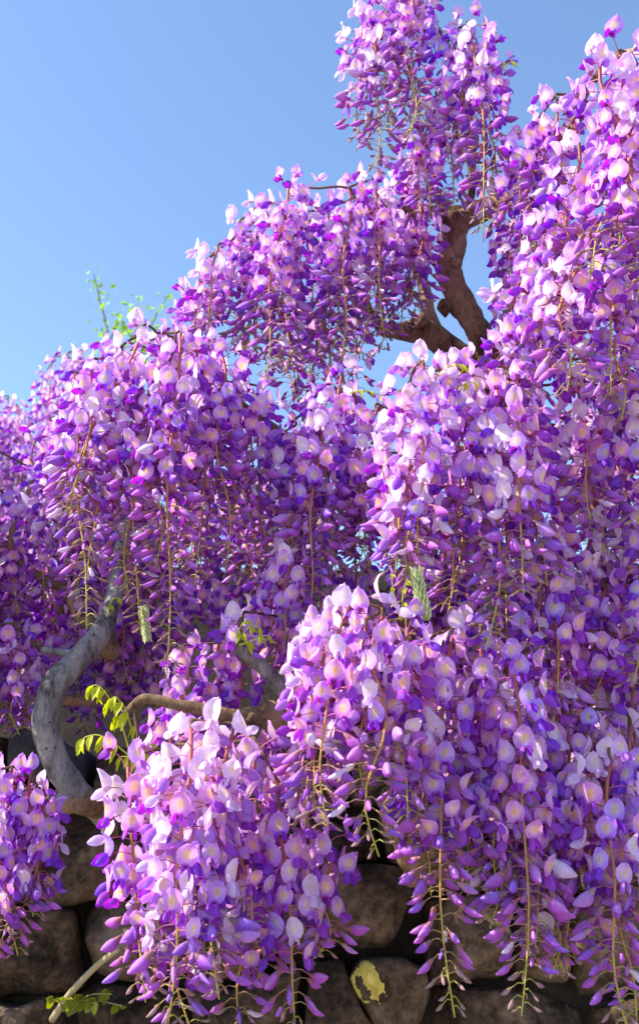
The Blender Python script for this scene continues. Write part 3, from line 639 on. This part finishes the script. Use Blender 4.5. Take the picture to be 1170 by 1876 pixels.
# grow: a twig from the nearest wood to every raceme, then the raceme with its flowers
def grow(v, single_budget, far=False):
    items = []
    for q in RAC:
        if q[0] is not v: continue
        top = at(q[1], q[2], q[5]); Y = top[1]; bot = atY(q[3], q[4], Y)
        bot[1] = Y + rng.normal(0, .012)
        if q[2] < 0: pass
        items.append((top, bot, q))
    nodes = np.array(v.nodes); rad = np.array(v.rad)
    items.sort(key=lambda it: np.min(np.linalg.norm(nodes - it[0], axis=1)))
    placed_r = []
    for top, bot, q in items:
        dd = np.linalg.norm(nodes - top, axis=1) + np.maximum(0, top[2] - nodes[:, 2]) * 1.2 + np.maximum(0, top[1] - nodes[:, 1]) * .8
        k = int(np.argmin(dd)); p0 = nodes[k]; D = top - p0; L = np.linalg.norm(D)
        ped = top + np.array([0, .004, .010])
        m1 = p0 + D * .35 + np.array([rng.normal(0, .05), rng.normal(.03, .03), .06 + rng.normal(0, .04)]) * L
        m2 = p0 + D * .72 + np.array([rng.normal(0, .05), rng.normal(.02, .03), .06 + rng.normal(0, .03)]) * L + np.array([0, .004, .004])
        P = catmull([p0, m1, m2, ped, top + (bot - top) * .02], 4)
        r0 = min(rad[k] * .8, .0016 + .010 * L); rr = np.linspace(max(r0, .0018), .0017, len(P))
        build('twig', [tube(P, rr, 5)], M_TWIG, v.root)
        nodes = np.vstack([nodes, P[2:-4]]); rad = np.concatenate([rad, rr[2:-4]])
        placed_r.append((top, bot, q))
    placed_r.sort(key=lambda it: it[2][5])
    left = single_budget
    for top, bot, q in placed_r:
        t = q[5]; lite = t > 1.3
        stem, fl = gen_raceme(top, bot, rng, q[6], q[7] * (.85 if far else 1.0), q[8], q[9], lite=lite)
        ro = build('flower_raceme', stem, M_STEM, v.root, origin=top)
        x, y, _ = proj((top + bot) / 2)
        singles = []
        if left > 0:
            singles = [f for f in fl if f[0] == 'o'][:left]
            left -= len(singles)
        for kind, ti, tone, M, p in singles:
            o = obj('flower', flower_mesh(kind, ti, tone), M_PETAL, ro)
            sc = np.linalg.norm(M[:, 0]); Mx = np.eye(4); Mx[:3, :3] = M; Mx[:3, 3] = p - top
            from mathutils import Matrix
            o.matrix_local = Matrix(Mx.tolist())
        ids = set(map(id, singles)); rest = [f for f in fl if id(f) not in ids]
        ob = [f for f in rest if f[0] == 'o']; bu = [f for f in rest if f[0] != 'o']
        if ob: build('blossoms', [placed(ob)], M_PETAL, ro, kind='stuff')
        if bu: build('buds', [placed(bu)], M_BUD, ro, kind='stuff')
grow(vineA, 300); grow(vineB, 300); grow(vineC, 0, True); grow(vineD, 0, True)

# a young, still closed raceme: pale green scaly cone standing among the blossom
def scale_cone(p0, p1, v, r=.008):
    ax = p1 - p0; L = np.linalg.norm(ax); dz = ax / L; parts = [tube(np.linspace(p0, p1, 6), [r * .55, r * .6, r * .55, r * .5, r * .4, r * .2], 8, (.42, .46, .22))]
    a0 = np.cross(dz, [0, 1, .1]); a0 /= np.linalg.norm(a0); b0 = np.cross(dz, a0); V0, T0, C0 = BUD[0]
    n = 70; C1 = np.tile((.74, .76, .52), (len(V0), 1))
    for i in range(n):
        f = i / n; ph = i * 2.39996; o = a0 * math.cos(ph) + b0 * math.sin(ph)
        rr = r * (.85 - .45 * f); Fw = o * .55 + dz * .83; Sd = np.cross(dz, o); Up = np.cross(Fw, Sd)
        M = np.stack([Fw, Sd, Up], 1) * .42
        parts.append((V0 @ M.T + p0 + ax * f + o * rr * .6, T0, C1))
    build('young_raceme', parts, M_LEAF, v.root, label='pale green unopened flower cone')
scale_cone(at(778, 1136, .985), at(762, 1044, .985), vineA, .0085)
scale_cone(at(450, 600, 1.40), at(446, 680, 1.40), vineA, .006)
scale_cone(at(262, 1110, 1.22), at(270, 1170, 1.22), vineB, .006)

# ------------------------------------------------------------------ young leaves
def leaflet_mesh(L=.025, W=.0062, fold=.5, curl=.35):
    V, C = [], []
    for j in range(7):
        v = j / 6; hw = W * math.sin(math.pi * v ** .8) ** .9 if 0 < v < 1 else .0002
        for i in range(5):
            u = -1 + 2 * i / 4
            V.append((v * L * math.cos(curl * v), u * hw * math.cos(fold), abs(u) * hw * math.sin(fold) - L * math.sin(curl * v) * v * .8))
            C.append(lerp((.46, .48, .02), (.60, .60, .05), abs(u)) * (1.0 if abs(u) > .1 else 1.15))
    return np.array(V), grid_tris(5, 7), np.array(C)
LEAFLETS = [new_mesh('leaflet', *leaflet_mesh(fold=f, curl=cu)) for f, cu in ((.5, .3), (.9, .5), (1.1, .15))]
from mathutils import Matrix
def compound_leaf(v, pts, t, pairs, size=1.0, droop=1.0, rad=.0011):
    P = catmull([at(x, y, t) for x, y in pts], 8)
    lf = build('compound_leaf', [tube(P, np.linspace(rad, rad * .5, len(P)), 5, (.45, .46, .06))], M_STEM, v.root, origin=P[0])
    n = len(P)
    for k in range(pairs):
        f = .32 + .66 * k / max(1, pairs - 1); i = min(n - 2, int(f * (n - 1))); p = P[i]; d = P[i + 1] - P[i]; d /= np.linalg.norm(d)
        for sgn in (-1, 1):
            if k == pairs - 1 and sgn == 1: side = np.zeros(3)
            else:
                side = np.cross(d, [0, -.35, 1]); side = sgn * side / (np.linalg.norm(side) + 1e-9)
            Fw = d * .30 + side * (.55 + rng.normal(0, .18)) + np.array([0, -.12, -1.0 * droop]) + rng.normal(0, .1, 3); Fw /= np.linalg.norm(Fw)
            Up = np.array([0, -.7, .5]) - Fw * Fw.dot([0, -.7, .5]) + rng.normal(0, .3, 3); Up -= Fw * Up.dot(Fw); Up /= np.linalg.norm(Up); Sd = np.cross(Up, Fw)
            M = np.stack([Fw, Sd, Up], 1) * size * rng.uniform(.8, 1.15) * (1 - .25 * f)
            o = obj('leaflet', random.choice(LEAFLETS), M_LEAF, lf)
            Mx = np.eye(4); Mx[:3, :3] = M; Mx[:3, 3] = p - P[0]; o.matrix_local = Matrix(Mx.tolist())
    return lf
# bright shoot beside the grey trunk
A('twig', [(246, 1294, 1.12, .003), (252, 1340, 1.11, .0022), (258, 1385, 1.10, .002), (272, 1420, 1.08, .002)], M_TWIG, 6)
compound_leaf(vineA, [(264, 1410), (222, 1372), (185, 1348), (158, 1350), (146, 1362)], 1.09, 5, .95, 1.0)
compound_leaf(vineA, [(240, 1384), (222, 1326), (196, 1272), (178, 1256), (164, 1258)], 1.10, 6, .95, 1.0)
compound_leaf(vineA, [(250, 1384), (242, 1340), (230, 1300), (214, 1278), (204, 1280)], 1.09, 5, 1.0, 1.0)
compound_leaf(vineA, [(256, 1396), (246, 1366), (252, 1358), (262, 1366)], 1.09, 3, .8, 1.0)
compound_leaf(vineA, [(264, 1412), (268, 1376), (280, 1362), (290, 1372)], 1.09, 3, .75, 1.0)
compound_leaf(vineA, [(262, 1404), (240, 1388), (222, 1386)], 1.09, 3, .9, 1.0)
# leaf tips at the pale cut branch and on the clusters' crowns
for pts, t, n_, s_ in [([(432, 1180), (446, 1160), (462, 1146), (476, 1150)], 1.07, 3, .7), ([(438, 1182), (456, 1176), (478, 1166), (492, 1164)], 1.07, 3, .7), ([(432, 1182), (440, 1150), (452, 1136)], 1.07, 2, .6),
                       ([(735, 1138), (722, 1090), (716, 1050)], 1.04, 3, .6), ([(735, 1138), (738, 1090), (746, 1060)], 1.04, 3, .6), ([(800, 690), (820, 672), (845, 668)], 1.06, 3, .7), ([(840, 715), (855, 700), (870, 702)], 1.04, 2, .6), ([(430, 1344), (434, 1320), (436, 1306)], 1.05, 2, .8), ([(640, 720), (670, 716), (700, 726)], 1.14, 3, .5), ([(400, 1356), (385, 1362), (368, 1378)], 1.0, 2, .6),
                       ([(900, 110), (922, 118), (938, 112)], 1.34, 2, .6), ([(300, 640), (285, 630), (300, 622)], 1.34, 2, .5), ([(196, 1130), (205, 1100), (218, 1095)], 1.33, 2, .6)]:
    compound_leaf(vineA if pts[0][0] > 250 else vineB, pts, t, n_, s_, .5)

# ------------------------------------------------------------------ green saplings far behind, against the sky
LEAF_SMALL = leaflet_mesh(.03, .011, .3, .2)
def sapling(label, stems, t, seed):
    x0 = stems[0][0][0]; base = at(x0, 1000, t); base[2] = TOP_Z - .03
    root = thing('sapling', label, 'sapling', base, 'saplings on the terrace')
    r = np.random.default_rng(seed); parts = []
    first = None
    for st in stems:
        W = [at(x, y, t) for x, y in st]
        lead = [base + (0, 0, -.03), lerp(base, W[0], .5) + (r.normal(0, .04), 0, 0)] if first is None else [first]
        if first is None: first = np.array(W[0])
        P = catmull(lead + (W if len(lead) > 1 else W[0:]), 6); build('stem', [tube(P, np.linspace(.009 if len(lead) > 1 else .005, .002, len(P)), 5, (.16, .20, .05))], M_STEM, root)
        n = len(P); k0 = int(n * .35) if len(lead) > 1 else 2
        for i in range(k0, n):
            for _ in range(3):
                Fw = r.normal(0, 1, 3) + (0, 0, .4); Fw /= np.linalg.norm(Fw); Up = r.normal(0, 1, 3); Up -= Fw * Up.dot(Fw); Up /= np.linalg.norm(Up); Sd = np.cross(Up, Fw)
                V, T, C = LEAF_SMALL; parts.append((V @ (np.stack([Fw, Sd, Up], 1) * r.uniform(.5, 1.0)).T + P[i] + r.normal(0, .03, 3), T, C * (.75, 1.0, .9)))
    build('foliage', parts, M_LEAF, root, kind='stuff')
sapling('spindly pale green sapling with one upright leader against the sky', [[(205, 680), (196, 600), (182, 545), (172, 500)], [(198, 640), (212, 600), (216, 590)]], 4.2, 3)
sapling('low branching pale green sapling with spread twigs against the sky', [[(262, 700), (262, 640), (285, 580), (312, 535)], [(262, 650), (248, 600), (252, 555)], [(270, 620), (240, 615), (228, 600)]], 4.4, 4)

# ------------------------------------------------------------------ weed in the wall and a dry stick
wroot = thing('wall_weed', 'small green weed with bare dry stalk growing from a wall joint', 'weed', atY(125, 1850, WALL_Y - .02))
P = catmull([atY(96, 1868, WALL_Y - .02), atY(128, 1822, WALL_Y - .06), atY(175, 1772, WALL_Y - .10), atY(218, 1738, WALL_Y - .13)], 5)
build('stalk', [tube(P, np.linspace(.0048, .0034, len(P)), 7, (.34, .27, .15), .15)], M_STEM, wroot)
wl_ = [new_mesh('leaf', *(lambda V, T, C: (V * (1, 1.5, 1), T, C * (.42, .42, .6)))(*leaflet_mesh(.02, .008, .3, .4)))]
for i in range(9):
    e = atY(150 + rng.normal(0, 24), 1836 + rng.normal(0, 10), WALL_Y - .06 - rng.uniform(0, .03)); b0 = atY(125, 1862, WALL_Y - .0)
    P = catmull([b0, lerp(b0, e, .5) + (0, -.012, .012), e], 4)
    build('stem', [tube(P, .0011, 4, (.22, .26, .06))], M_STEM, wroot)
    for k in (4, 6, 7, 8):
        o = obj('leaf', wl_[0], M_LEAF, wroot); o.location = P[k] - world_loc(wroot); o.rotation_euler = rng.uniform(-1.2, 1.2, 3) + (0, .4, rng.uniform(0, 6)); o.scale = [rng.uniform(.4, .8)] * 3
def straw(pts, label):
    P = catmull([atY(x, y, Y) for x, y, Y in pts], 6); root = build('dry_blade', [tube(P, np.sin(np.linspace(.2, math.pi - .1, len(P))) * .0024 + .0005, 5, (.62, .52, .28))], M_STEM, origin=P[0])
    root['label'] = label; root['category'] = 'straw'; root['group'] = 'dry blades caught on the wall'
straw([(108, 1503, WALL_Y - .075), (96, 1512, WALL_Y - .05), (92, 1535, WALL_Y - .045), (103, 1562, WALL_Y - .03)], 'thin curved straw blade hanging below the grey trunk')
straw([(176, 1506, WALL_Y - .06), (188, 1516, WALL_Y - .05), (200, 1530, WALL_Y - .04)], 'short yellow straw blade lying across the dark stone')
